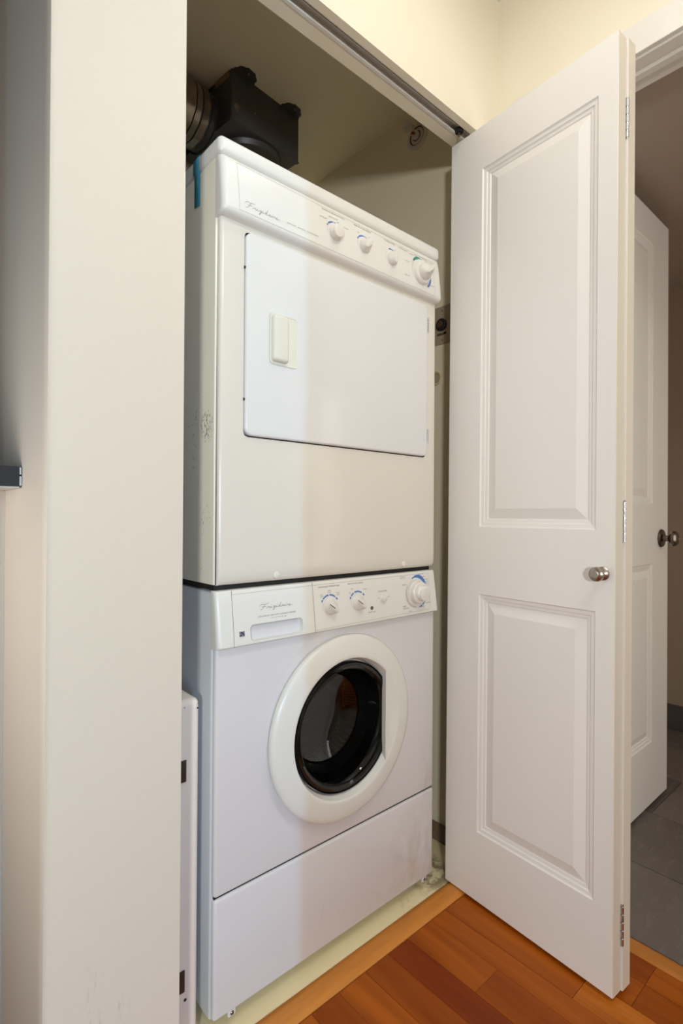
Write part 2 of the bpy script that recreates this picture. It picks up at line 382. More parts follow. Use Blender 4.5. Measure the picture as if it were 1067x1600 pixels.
wr2 = make('wall_right', B((RX, RX+0.1, DJ1+0.012, WF, 0, CE), (RX, RX+0.1, DJ0-0.012, DJ1+0.012, DT+0.012, CE), (RX, RX+0.1, -5.3, DJ0-0.012, 0, CE)), M['wall_lit'], sm=False)
tag(wr2, 'cream hallway wall to the right with the bathroom doorway', 'wall', kind='structure')
ce = make('ceiling', B((-3.4, RX+0.1, -5.4, WF, CE, CE+0.05), (-3.4, -0.3135, WF, 2.6, CE, CE+0.05)), M['ceil'], sm=False)
tag(ce, 'white hallway ceiling above the closet wall', 'ceiling', kind='structure')
cc = make('ceiling', B((-0.215, RX, WB, 0.80, 2.385, 2.42)), M['closet'], sm=False)
tag(cc, 'dim ceiling inside the laundry closet that the black duct box hangs from', 'ceiling', kind='structure')
# outer walls that bounce light, plus two blockers added to cut it
for nm, b, lb in (('wall_rear', (-3.4, RX+0.1, -5.4, -5.3, 0, CE), 'hallway wall behind the viewer'),
              ('wall_kitchen_left', (-3.4, -3.3, -5.3, 2.6, 0, CE), 'far left wall of the open kitchen'),
              ('wall_kitchen_back', (-3.3, -0.215, 2.5, 2.6, 0, CE), 'back wall of the open kitchen'),
              ('added_kitchen_blocker', (-1.0, -0.475, -0.34, -0.24, 0, CE), 'added unseen blocker left of the bar opening that shades the return wall'),  # added out of view to keep hall light off the return wall
              ('added_hall_blocker', (-0.35, RX, -1.55, -1.45, 0, CE), 'added unseen blocker behind the viewer that cuts the slit light on the machines'),  # added out of view so its end casts the upright light edge
              ('wall_kitchen_right', (-0.3135, -0.215, 1.0, 2.5, 0, CE), 'kitchen side wall beyond the closet')):
    tag(make(nm, B(b), M['wall_grey'] if 'kitchen' in nm else M['wall_white'], sm=False), lb, 'wall', kind='structure')
# baseboard inside the closet
tag(make('baseboard_right', B((RX-0.010, RX-0.0002, 0.0, 0.795, 0.0, 0.055), bev=0.002), M['skirting'], sm=False), 'low brown baseboard inside the closet to the right of the washer', 'baseboard', kind='structure')

# floors --------------------------------------------------------------
fl = make('floor', B((-3.3, RX, -5.3, -0.085, -0.05, -0.0045)), M['gap'], sm=False)
tag(fl, 'red-brown cherry plank floor in front of the closet', 'floor', kind='structure')
kf = make('floor', B((-3.3, -0.3135, -0.085, 2.5, -0.05, 0.0)), PL[1], sm=False)
tag(kf, 'wood floor of the open kitchen left of the wall pier', 'floor', kind='structure')
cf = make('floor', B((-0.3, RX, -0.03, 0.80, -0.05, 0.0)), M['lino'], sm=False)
tag(cf, 'cream linoleum floor of the laundry closet under the washer', 'floor', kind='structure')
seams = [0.850, 0.778, 0.700, 0.6245, 0.568, 0.480, 0.411, 0.336, 0.257]
x = 0.257
while x > -3.25: x -= 0.0735; seams.append(x)
tones = {0: 1, 1: 2, 2: 2, 3: 2, 4: 2, 5: 0, 6: 1, 7: 2, 8: 1}
joints = {0: [-0.5129], 1: [-0.5129, -1.1], 2: [-0.4227], 3: [-0.74], 4: [-0.2787], 5: [-0.86], 6: [-0.95], 7: [-0.66]}
over = {(4, 1): 1, (2, 1): 3, (1, 1): 1, (0, 1): 2, (0, 0): 1, (3, 0): 2, (3, 1): 1}
for i in range(len(seams)-1):
    x1_, x0_ = seams[i], seams[i+1]
    if x0_ < -3.29: break
    ys_ = [-0.087]+joints.get(i, [-random.uniform(0.3, 1.2)])
    while ys_[-1] > -3.2: ys_.append(max(ys_[-1]-random.uniform(0.7, 1.2), -3.295))
    for k in range(len(ys_)-1):
        t_ = over.get((i, k), tones.get(i) if k == 0 and i in tones else random.choice((0, 1, 1, 2, 2, 3)))
        g = 0.00045
        bm = B((x0_+g, x1_-g, ys_[k+1]+g, ys_[k]-g, -0.0045, random.uniform(-0.0003, 0.0003)))
        make('plank', bm, PL[t_], fl, sm=False)
# thresholds
def arch_strip(x0, x1, y0, y1, h, axis):
    n = 8; rings = []
    for e in (0, 1):
        r = []
        for i in range(n+1):
            a = i/n; hh = h*(1-(2*a-1)**4)+0.0006
            if axis == 'X': r.append((x0 if e == 0 else x1, y0+(y1-y0)*a, hh))
            else: r.append((x0+(x1-x0)*a, y0 if e == 0 else y1, hh))
        if axis == 'X': r += [(r[-1][0], y1, -0.004), (r[0][0], y0, -0.004)]
        else: r += [(x1, r[-1][1], -0.004), (x0, r[0][1], -0.004)]
        rings.append(r)
    return loft(rings)
tag(make('trim_1', arch_strip(-0.106, RX-0.001, -0.085, -0.029, 0.006, 'X'), M['maple']), 'honey-coloured wooden threshold strip between cherry floor and closet linoleum', 'threshold', kind='structure')
M['maple2'] = mat('threshold_oak_cross', srgb(186, 116, 44), 0.4, noise=0.2, nscale=9, stretch=(9, 1, 9))
tag(make('trim_2', arch_strip(RX-0.002, RX+0.045, DJ0, DJ1, 0.006, 'Y'), M['maple2']), 'wooden threshold strip in the bathroom doorway on the right', 'threshold', kind='structure')
# bathroom
bf = make('floor', B((RX+0.0, 2.42, -2.1, 0.0, -0.05, -0.004)), M['grout'], sm=False)
tag(bf, 'dark grey slate-look tile floor in the bathroom', 'floor', kind='structure')
cx_ = [0.897, 1.205, 1.53, 1.852, 2.174, 2.41]
offs = [-0.15, -0.12, -0.275, -0.08, -0.33, -0.2]
for i in range(5):
    y = offs[i]+0.62
    while y > -2.1:
        a, b = max(y-0.62, -2.098), min(y, -0.002); y -= 0.62
        if b-a < 0.01: continue
        if i == 0: b_ = b
        x0 = cx_[i]
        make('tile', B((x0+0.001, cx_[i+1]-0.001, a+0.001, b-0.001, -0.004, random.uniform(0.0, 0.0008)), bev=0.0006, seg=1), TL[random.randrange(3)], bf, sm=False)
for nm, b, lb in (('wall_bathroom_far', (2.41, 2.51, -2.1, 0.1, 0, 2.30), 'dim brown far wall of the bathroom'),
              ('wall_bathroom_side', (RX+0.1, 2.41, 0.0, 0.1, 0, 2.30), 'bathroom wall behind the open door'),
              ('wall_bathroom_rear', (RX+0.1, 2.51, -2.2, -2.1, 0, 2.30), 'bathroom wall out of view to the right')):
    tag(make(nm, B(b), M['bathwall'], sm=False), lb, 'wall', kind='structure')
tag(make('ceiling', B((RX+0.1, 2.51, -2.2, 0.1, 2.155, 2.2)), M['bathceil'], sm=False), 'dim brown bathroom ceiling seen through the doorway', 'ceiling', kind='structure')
tag(make('baseboard_bathroom', B((2.400, 2.4098, -2.09, -0.001, 0.0008, 0.12), bev=0.001), M['tile_base'], sm=False), 'dark tile baseboard along the far bathroom wall', 'baseboard', kind='structure')
# door casing and jambs
cz = 2.118
tr = make('trim_3', B((RX-0.013, RX, DJ0-0.08, DJ1+0.085, cz, cz+0.073), (RX-0.013, RX, DJ1+0.006, DJ1+0.085, 0, cz), (RX-0.013, RX, DJ0-0.08, DJ0-0.006, 0, cz), bev=0.0015), M['trim'], sm=False)
tag(tr, 'white casing around the bathroom doorway', 'door casing', kind='structure')
jb = make('trim_4', B((RX-0.001, RX+0.1, DJ1-0.0, DJ1+0.0118, 0.0, DT), (RX-0.001, RX+0.1, DJ0-0.0118, DJ0, 0.0, DT), (RX-0.001, RX+0.1, DJ0-0.0118, DJ1+0.0118, DT, DT+0.0118)), M['trim'], sm=False)
tag(jb, 'white jamb lining inside the bathroom doorway', 'door jamb', kind='structure')
make('door_stop', B((RX+0.035, RX+0.055, DJ0, DJ1, DT-0.010, DT), (RX+0.035, RX+0.055, DJ0, DJ0+0.010, 0.008, DT-0.01), (RX+0.035, RX+0.055, DJ1-0.010, DJ1, 0.008, DT-0.01), bev=0.001), M['trim'], jb, sm=False)

# ------------------------------------------------------------------ panelled doors
RINGS = [(0.0, 0.0), (0.003, 0.0035), (0.011, 0.0045), (0.0125, 0.0070), (0.020, 0.0080), (0.0215, 0.0100), (0.023, 0.0100), (0.046, 0.0030), (0.0475, 0.0026)]
def slab(w, h, th, panels, back=True, rings=RINGS):
    """front face at y=0 looking to -y, back at y=th; panels (x0,x1,z0,z1)"""
    bm = bmesh.new()
    xs = sorted({0, w, *[p[0] for p in panels], *[p[1] for p in panels]}); zs = sorted({0, h, *[p[2] for p in panels], *[p[3] for p in panels]})
    def face(y0, sgn):
        cache = {}
        def V(x, y, z):
            k = (round(x, 6), round(y, 6), round(z, 6))
            if k not in cache: cache[k] = bm.verts.new(k)
            return cache[k]
        for i in range(len(xs)-1):
            for j in range(len(zs)-1):
                c = (xs[i], xs[i+1], zs[j], zs[j+1])
                isp = any(abs(c[0]-p[0]) < 1e-6 and abs(c[1]-p[1]) < 1e-6 and abs(c[2]-p[2]) < 1e-6 and abs(c[3]-p[3]) < 1e-6 for p in panels)
                def loop(ins, d):
                    y = y0+sgn*d
                    return [V(c[0]+ins, y, c[2]+ins), V(c[1]-ins, y, c[2]+ins), V(c[1]-ins, y, c[3]-ins), V(c[0]+ins, y, c[3]-ins)]
                if not isp: bm.faces.new(loop(0, 0)); continue
                L = [loop(*r) for r in rings]
                for a, b in zip(L, L[1:]):
                    for k in range(4): bm.faces.new((a[k], a[(k+1) % 4], b[(k+1) % 4], b[k]))
                bm.faces.new(L[-1])
    face(0, 1); face(th, -1)
    # edges of the slab
    def edge(pts):
        for (a, b) in zip(pts, pts[1:]):
            bm.faces.new([bm.verts.new(v) for v in ((a[0], 0, a[1]), (b[0], 0, b[1]), (b[0], th, b[1]), (a[0], th, a[1]))])
    for pts in ([(0, z) for z in zs], [(w, z) for z in zs], [(x, 0) for x in xs], [(x, h) for x in xs]): edge(pts)
    bmesh.ops.remove_doubles(bm, verts=bm.verts[:], dist=1e-5)
    bmesh.ops.recalc_face_normals(bm, faces=bm.faces[:])
    es = [e for e in bm.edges if len(e.link_faces) == 2 and e.calc_face_angle(0) > 1.4 and all(any(abs(v.co[i]-t) < 1e-6 for i, t in ((0, 0), (0, w), (2, 0), (2, h))) for v in e.verts)]
    bmesh.ops.bevel(bm, geom=es, offset=0.0012, segments=1, affect='EDGES')
    for f in bm.faces:
        c = f.calc_center_median(); f.material_index = 1 if (abs(c.x) < 2e-3 or abs(c.x-w) < 2e-3) and abs(f.normal.x) > 0.6 else 0
    return bm
# closet bifold door, folded open: local x runs from the closet towards the room
A0, A1 = Vector((0.7076, -0.0224)), Vector((0.6754, -0.4854))
dv = (A1-A0); LW = dv.length
d1 = empty('door_1', (A0.x, A0.y, 0.0), 'white two-panel bifold closet door folded open to the right of the washer', 'door', rz=math.atan2(dv.y, dv.x), kind='structure')
d1.rotation_euler[0] = -0.0058   # the old door hangs slightly out of plumb
LZ0, LH = 0.010, 2.062
PN = [(0.108, 0.421, 0.192-LZ0, 0.821-LZ0), (0.108, 0.421, 0.999-LZ0, 1.956-LZ0)]
def lift(bm, dx, dy, dz):
    bmesh.ops.translate(bm, vec=(dx, dy, dz), verts=bm.verts[:]); return bm
# with x along the leaf, local +y is to the east (away from the machines) after rotation of about -94 degrees
lf = make('door_leaf', lift(slab(LW, LH, 0.034, PN), 0, 0, LZ0), [M['door'], M['door_edge']], d1, sm=False)
lf2 = make('door_leaf', lift(slab(LW, LH, 0.034, PN), 0.004, 0.0352, LZ0), [M['door'], M['door_edge']], d1, sm=False)
kn = lathe([(0, 0.0), (0.0145, 0.0), (0.0150, -0.002), (0.0125, -0.005), (0.0070, -0.008), (0.0060, -0.013), (0.0085, -0.016), (0.0135, -0.020), (0.0160, -0.026), (0.0150, -0.032), (0.0105, -0.0355), (0.006, -0.0360), (0, -0.0355)], 40, (0.4375, 0.0, 0.905), 'Y')
make('knob', kn, M['nickel'], d1)
def hinge(parent, x, y, z, h=0.085, r=0.0036):
    bms = []
    for k in range(5):
        z0 = z-h/2+k*h/5
        bms.append(lathe([(0, z0+0.0016), (r, z0+0.0016), (r, z0+h/5-0.0016), (0, z0+h/5-0.0016)], 14, (x, y, 0), 'Z'))
    bms.append(lathe([(0, z+h/2), (r*0.8, z+h/2), (r*0.9, z+h/2+0.003), (0, z+h/2+0.005)], 14, (x, y, 0), 'Z'))
    bms.append(lathe([(0, z-h/2), (r*0.6, z-h/2), (r*0.6, z+h/2), (0, z+h/2)], 10, (x, y, 0), 'Z'))
    return make('hinge', join(*bms), M['chrome'], parent)
for z in (1.893, 1.017, 0.150):
    hinge(d1, LW+0.0025, 0.0346, z)
# bathroom door, open at a right angle into the bathroom
BX0, BX1, BY = 0.957, 1.729, -0.262
d2 = empty('door_2', (BX0, BY, 0.0), 'white bathroom door with nickel knob standing open beyond the bifold door', 'door', kind='structure')
bw = BX1-BX0
bl = slab(bw, 2.095, 0.034, [(0.155, bw-0.155, 0.218, 0.848), (0.155, bw-0.155, 1.062, 1.984)])
make('door_leaf', lift(bl, BX0, BY, 0.013), [M['door'], M['door_edge']], d2, sm=False)
kx, kz = 1.655, 0.950
make('knob_rosette', lathe([(0, 0), (0.032, 0), (0.033, -0.003), (0.030, -0.008), (0.020, -0.010), (0.0135, -0.012), (0.013, -0.016), (0, -0.016)], 40, (kx, BY, kz), 'Y'), M['nickel_dark'], d2)
make('knob', lathe([(0, -0.014), (0.011, -0.014), (0.0105, -0.026), (0.0150, -0.030), (0.0235, -0.035), (0.0275, -0.042), (0.0265, -0.049), (0.0200, -0.055), (0.009, -0.057), (0.007, -0.0558), (0, -0.0558)], 40, (kx, BY, kz), 'Y'), M['nickel_dark'], d2)
make('latch_plate', B((BX1, BX1+0.001, BY+0.006, BY+0.028, kz-0.028, kz+0.028)), M['nickel_dark'], d2, sm=False)

# ------------------------------------------------------------------ bar counter at the far left
barc = empty('bar_counter', (-1.2, 0.25, 0), 'black-edged raised bar counter on a beige half wall at the far left', 'counter')
make('counter_top', B((-2.0, -0.3175, 0.082, 0.50, 1.073, 1.1065), bev=0.001), M["counter"], barc, sm=False)
make('underside', B((-2.0, -0.3175, 0.084, 0.49, 1.0705, 1.073)), M["trim"], barc, sm=False)
make('chipped_corner', B((-0.3175, -0.3145, 0.0815, 0.084, 1.0745, 1.090), (-0.3175, -0.3150, 0.0815, 0.084, 1.093, 1.105)), M["chip"], barc, sm=False)
make('half_wall', B((-2.0, -0.3137, 0.235, 0.36, 0.0, 1.0705)), M["wall"], barc, sm=False)

# ------------------------------------------------------------------ white enamelled cabinet beside the washer
hb = empty('enamel_cabinet', (-0.12, 0.30, 0), 'tall slim white enamelled metal panel box standing between wall pier and washer', 'box')
make('housing', B((-0.205, -0.0275, -0.003, 0.60, 0.0, 0.676), bev=0.012, seg=4), M['heater'], hb)
for z in (0.545, 0.151):
    make('clip', B((-0.075, -0.0560, -0.0055, -0.0030, z-0.0205, z+0.0205), bev=0.001), M['clip'], hb)
def disc(x, y, z, r, ax='Y', t=0.0006):
    return lathe([(0, -t), (r, -t), (r, 0), (0, 0)], 16, (x, y, z), ax)
for a_ in ((-0.0335, 0.6575, 0.0016), (-0.0325, 0.666, 0.0010), (-0.0600, 0.664, 0.0009), (-0.0545, 0.1135, 0.0028)):
    make('screw_hole', disc(a_[0], -0.0031, a_[1], a_[2]), M['dark'], hb)

# ------------------------------------------------------------------ lettering strokes: the maker's script
def script_paths():
    P = []
    P.append([(0.00, 0.62), (0.02, 0.80), (0.09, 0.93), (0.17, 0.86), (0.27, 0.93), (0.36, 1.00)])            # top bar of F
    P.append([(0.20, 0.88), (0.17, 0.60), (0.13, 0.28), (0.07, 0.08), (0.02, 0.10)])                           # stem of F
    P.append([(0.08, 0.50), (0.16, 0.52), (0.27, 0.54)])                                                        # middle bar
    P.append([(0.26, 0.22), (0.31, 0.32), (0.345, 0.50), (0.36, 0.42), (0.385, 0.44), (0.375, 0.28), (0.40, 0.22), (0.43, 0.32), (0.45, 0.46), (0.44, 0.26), (0.47, 0.22), (0.50, 0.34)])   # r i
    P.append([(0.60, 0.44), (0.555, 0.46), (0.53, 0.32), (0.55, 0.22), (0.59, 0.34), (0.605, 0.46), (0.585, 0.10), (0.55, -0.16), (0.525, -0.10), (0.56, 0.06), (0.63, 0.28), (0.66, 0.46), (0.65, 0.26), (0.68, 0.22), (0.72, 0.32)])  # g i
    P.append([(0.80, 0.44), (0.76, 0.46), (0.735, 0.32), (0.755, 0.22), (0.79, 0.34), (0.845, 0.98), (0.81, 0.50), (0.81, 0.24), (0.84, 0.22), (0.88, 0.34)])  # d
    P.append([(0.955, 0.44), (0.915, 0.46), (0.89, 0.32), (0.91, 0.22), (0.945, 0.34), (0.96, 0.45), (0.955, 0.26), (0.98, 0.22), (1.01, 0.34), (1.03, 0.46), (1.02, 0.26), (1.05, 0.22),
              (1.085, 0.34), (1.105, 0.50), (1.12, 0.43), (1.145, 0.45), (1.135, 0.28), (1.16, 0.22), (1.20, 0.32), (1.225, 0.44), (1.20, 0.47), (1.185, 0.32), (1.205, 0.21), (1.26, 0.24), (1.33, 0.34)])   # a i r e
    dots = [(0.47, 0.66), (0.68, 0.66), (1.05, 0.66)]
    for d in dots: P.append([(d[0]-0.008, d[1]), (d[0]+0.012, d[1]+0.02)])
    return [smooth(p, 4) if len(p) > 2 else p for p in P]
def script_bm(x0, x1, z0, h, y, wd):
    s = (x1-x0)/1.33
    return ribbon([[(x0+px*s+pz*0.10*h, z0+pz*h) for px, pz in p] for p in script_paths()], wd, y)

# ------------------------------------------------------------------ knobs
def pinch_knob(cx, cz, y, r, h, ang, w=0.38, n=36, tip=0.0, flare=1.0, slope=0.0):
    """grip knob: round foot that narrows to a bar at angle ang (degrees from +x)"""
    a0 = math.radians(ang); rings = []
    prof = [(1.0, 0.0, 1.0), (1.0, 0.18, 1.0), (0.97, 0.30, 0.96), (0.96, 0.55, 0.72), (0.96, 0.82, w*1.15), (0.93, 0.96, w), (0.86, 1.0, w*0.78)]
    for k, t, q in prof:
        r_ = []
        for i in range(n):
            a = 2*math.pi*i/n; u, v = r*k*math.cos(a), r*k*q*math.sin(a)
            if u > 0: u *= 1+tip*t
            x = u*math.cos(a0)-v*math.sin(a0); z = u*math.sin(a0)+v*math.cos(a0)
            r_.append((cx+x, y-h*t*(1-slope*(1-u/(r+1e-9))*0.5*(t > 0.5)), cz+z))
        rings.append(r_)
    return loft(rings)
def dial(cx, cz, y, prof):
    return lathe([(r, -t) for r, t in prof], 48, (cx, y, cz), 'Y')

# ------------------------------------------------------------------ WASHER
W = 0.676
ws = empty('washing_machine', (W/2, 0.33, 0), 'white front-loading washing machine with round dark porthole, standing under the dryer', 'washing machine')
cab = make('cabinet', B((0.0, W, 0.006, 0.665, 0.030, 0.873), bev=0.006, seg=3), M['washer_side'], ws)
PC = (0.336, 0.532)
cut(cab, lathe([(0.152, -0.1), (0.152, 0.050), (0.232, 0.090), (0.232, 0.400)], 64, (PC[0], 0, PC[1]), 'Y'))
fp = make('front_panel', B((0.003, W-0.001, -0.006, 0.012, 0.2740, 0.800), bev=0.007, seg=4), M['washer'], ws)
cut(fp, lathe([(0.150, -0.1), (0.150, 0.2)], 64, (PC[0], 0, PC[1]), 'Y'))
kp = make('lower_panel', B((0.003, W-0.001, -0.006, 0.012, 0.033, 0.2705), bev=0.007, seg=4), M['washer'], ws)
make('seam_gasket', B((0.006, W-0.004, 0.0, 0.010, 0.2690, 0.2755)), M['dark'], ws, sm=False)
for x_ in (0.045, 0.640):
    tb = make('panel_screw_tab', B((x_-0.009, x_+0.009, -0.0050, 0.002, 0.0225, 0.038), bev=0.003, seg=2), M['washer'], ws)
    make('screw', lathe([(0, -0.0072), (0.0025, -0.0072), (0.0042, -0.0056), (0.0042, -0.004), (0, -0.004)], 16, (x_, 0, 0.0300), 'Y'), M['nickel_dark'], tb)
for x_ in (0.05, 0.626):
    for y_ in (0.05, 0.61):
        make('foot', lathe([(0, 0), (0.020, 0), (0.020, 0.012), (0.008, 0.014), (0.008, 0.031), (0, 0.031)], 20, (x_, y_, 0), 'Z'), M['rubber'], ws)
# console, its face leaning out towards the bottom
def yw(x, z): return -0.006-(0.8765-z)*0.13
def console(x0, x1, prof, rnd=0.010, n=5):
    """prof: closed (y,z) outline; ends rounded towards the room"""
    rings = []
    for i in range(n+1):
        a = i/n*math.pi/2; rings.append((x0+rnd*(1-math.sin(a)), 1-math.cos(a)))
    rings = [(x0+rnd*(1-math.cos(i/n*math.pi/2)), rnd*(1-math.sin(i/n*math.pi/2))) for i in range(n+1)]
    rr = [[(xx, max(y_+0, y_)+ (ins if y_ < 0.0 else 0), z_) for y_, z_ in prof] for xx, ins in rings]
    ll = [[(x1-(xx-x0), y_+(ins if y_ < 0.0 else 0), z_) for y_, z_ in prof] for xx, ins in reversed(rings)]
    return loft(rr+ll)
wp = [(0.012, 0.8765), (-0.0010, 0.8765), (-0.0045, 0.8755), (-0.0065, 0.8730), (-0.0100, 0.8500), (-0.0145, 0.8180), (-0.0180, 0.7900), (-0.0202, 0.7700), (-0.0203, 0.7665), (-0.0185, 0.7640), (-0.0150, 0.7625), (0.012, 0.7610)]
def yw(x, z):
    for (a, b) in zip(wp[3:8], wp[4:9]):
        if b[1] <= z <= a[1]: return a[0]+(b[0]-a[0])*(a[1]-z)/(a[1]-b[1])-0.0004
    return -0.0069 if z > 0.87 else -0.0206
con = make('control_panel', console(0.0, W, wp), M['plastic'], ws, angle=50)
# dispenser recess
cut(con, B((0.0735, 0.2065, -0.03, 0.0095, 0.7705, 0.8035), bev=0.0085, seg=4))
make('dispenser_grip', B((0.0735, 0.2065, 0.0080, 0.0095, 0.7705, 0.8035)), M['plastic_warm'], con, sm=False)
ln = lambda pts, wd=0.0007: ribbon([pts], wd, yw)
def frame_path(p, n=8):
    o = []
    for a, b in zip(p, p[1:]):
        for i in range(n): o.append((a[0]+(b[0]-a[0])*i/n, a[1]+(b[1]-a[1])*i/n))
    o.append(p[-1]); return o
for jx in (0.0352, 0.2399):
    make('drawer_joint', ribbon([frame_path([(jx, 0.8755), (jx, 0.765)])], 0.0009, yw), M['ink'], con, sm=False)
make('face_outline', ribbon([frame_path([(0.0352, 0.8676), (0.2399, 0.8690)]), frame_path([(0.2399, 0.8690), (0.6444, 0.8700), (0.6444, 0.8700)]), frame_path([(0.6444, 0.8700), (0.6404, 0.7736), (0.2399, 0.7700)])], 0.0005, yw), M['line'], con, sm=False)
make('logo_lettering', script_bm(0.098, 0.182, 0.8300, 0.0125, yw, 0.00075), M['ink_pale'], con, sm=False)
make('printed_lettering', text_bm([
    ('ULTRA CAPACITY  HEAVY DUTY • AUTOMATIC DISPENSER', 0.0928, 0.1888, 0.8175, 0.0030), ('WATER LEVEL ADJUSTMENT', 0.1226, 0.157, 0.8116, 0.0020), ('◆', 0.1595, 0.163, 0.8116, 0.0024),
    ('WASH/RINSE TEMPERATURES', 0.2560, 0.3203, 0.8631, 0.0036), ('END OF CYCLE SIGNAL', 0.3474, 0.3971, 0.8637, 0.0036),
    ('HOT', 0.2605, 0.2680, 0.8455, 0.0026), ('COLD', 0.2600, 0.2692, 0.8415, 0.0026), ('WARM', 0.2822, 0.2920, 0.8530, 0.0026), ('COLD', 0.2840, 0.2930, 0.8490, 0.0022),
    ('COLD', 0.3085, 0.3187, 0.8465, 0.0026), ('COLD', 0.3085, 0.3187, 0.8425, 0.0026),
    ('OFF', 0.3480, 0.3540, 0.8420, 0.0026), ('SOFT', 0.3545, 0.3625, 0.8510, 0.0026), ('LOUD', 0.3960, 0.4060, 0.8475, 0.0026),
    ('EXTRA RINSE', 0.4471, 0.4768, 0.8368, 0.0034), ('OFF', 0.4430, 0.4480, 0.8208, 0.0028), ('ON', 0.4790, 0.4830, 0.8212, 0.0028), ('DOOR LOCK', 0.4065, 0.4305, 0.7900, 0.0030),
    ('AUTOMATIC', 0.5303, 0.5504, 0.8660, 0.0022), ('SOAK CYCLE', 0.5303, 0.5504, 0.8625, 0.0022), ('PREWASH', 0.5359, 0.5537, 0.8453, 0.0026),
    ('KNITS', 0.5314, 0.5440, 0.7905, 0.0032), ('DELICATES', 0.5314, 0.5542, 0.7850, 0.0032), ('RINSE', 0.5540, 0.5640, 0.7757, 0.0024),
    ('HEAVY SOIL', 0.6032, 0.6240, 0.8690, 0.0024), ('NORMAL', 0.6181, 0.6310, 0.8610, 0.0024), ('REGULAR', 0.6260, 0.6400, 0.8540, 0.0024), ('LIGHT', 0.6300, 0.6400, 0.8470, 0.0024), ('SOIL', 0.6310, 0.6390, 0.8425, 0.0024),
    ('REGULAR', 0.6241, 0.6410, 0.7912, 0.0028), ('OFF', 0.5930, 0.5980, 0.7835, 0.0024), ('SHORT', 0.6020, 0.6160, 0.7830, 0.0024)], yw), M['ink'], con, sm=False)
def dial_marks(c, r0_, r1_, segs, y):
    return join(*[arc_band(c, r0_, r1_, a, b, y, 10) for a, b in segs])
k1c, k2c, k3c = (0.2875, 0.8165), (0.3750, 0.8165), (0.590, 0.8225)
make('dial_scale', join(dial_marks(k1c, 0.0255, 0.0290, [(152, 140), (135, 96), (90, 52), (46, 32)], yw), dial_marks(k2c, 0.0255, 0.0290, [(155, 143), (138, 116), (110, 58), (50, 36)], yw)), M['blue'], con, sm=False)
make('timer_scale', join(arc_band(k3c, 0.0385, 0.0485, 104, 10, yw, 24, True), dial_marks(k3c, 0.037, 0.041, [(110, 104)], yw), dial_marks(k3c, 0.038, 0.0415, [(-48, -60), (-63, -78), (-34, -47)], yw)), M['blue'], con, sm=False)
make('timer_scale', join(arc_band(k3c, 0.0375, 0.0455, 150, 262, yw, 24, True)), M['greyprint'], con, sm=False, label='pale grey arc around the timer dial')
for c_ in (k1c, k2c):
    yb = yw(*c_)
    make('knob_seat', dial(c_[0], c_[1], yb+0.0004, [(0, 0), (0.0225, 0), (0.0222, 0.0012), (0.0195, 0.0016), (0, 0.0016)]), M['plastic'], con)
    k_ = make('selector_knob', pinch_knob(c_[0], c_[1], yb-0.0008, 0.0175, 0.018, -42, 0.34), M['knob'], con)
    a_ = math.radians(138)
make('knob_pointer', join(*[ribbon([[(c_[0]-0.018+0.000, c_[1]+0.0105), (c_[0]-0.001, c_[1]-0.0005)]], 0.0016, lambda x, z, q=c_: yw(*q)-0.0196) for c_ in (k1c, k2c)]), M['inkdark'], con, sm=False)
yb = yw(0.4615, 0.8195)
make('push_button', dial(0.4615, 0.8195, yb+0.0005, [(0, 0), (0.0115, 0), (0.0115, 0.002), (0.0105, 0.0025), (0.0088, 0.0025), (0.0085, 0.0065), (0.0070, 0.0075), (0, 0.0075)]), M['knob'], con)
make('indicator_light', dial(0.4194, 0.7997, yw(0.4194, 0.7997)+0.0005, [(0, 0), (0.0046, 0), (0.0046, 0.0012), (0.0034, 0.0016), (0, 0.0010)]), M['nickel_dark'], con)
yb = yw(*k3c)
make('timer_dial', dial(k3c[0], k3c[1], yb+0.0008, [(0, 0), (0.0335, 0), (0.0335, 0.003), (0.0320, 0.0035), (0.0300, 0.0040), (0.0295, 0.0145), (0.0270, 0.0170), (0.0215, 0.0178), (0.0, 0.0178)]), M['knob'], con)
make('timer_knob', pinch_knob(k3c[0], k3c[1], yb-0.0165, 0.0215, 0.020, 58, 0.80, slope=0.25), M['knob'], con)
# energy emblem
em = text_bm([('ENERGY STAR', 0.0482, 0.0593, 0.7815, 0.0016)], yw)
make('emblem', ribbon([[(0.0479, 0.7884), (0.0596, 0.7884)]], 0.0100, lambda x, z: yw(x, z)), M['navy'], con, sm=False)
make('emblem', join(ribbon([smooth([(0.0488, 0.7875), (0.0500, 0.7915), (0.0535, 0.7928), (0.0570, 0.7915), (0.0587, 0.7880)], 4), smooth([(0.0490, 0.7865), (0.0520, 0.7890), (0.0560, 0.7860)], 4), [(0.0500, 0.7845), (0.0580, 0.7850)]], 0.0007, lambda x, z: yw(x, z)-0.0003), em), M['greyprint'], con, sm=False, label='pale strokes and lettering of the small square emblem')

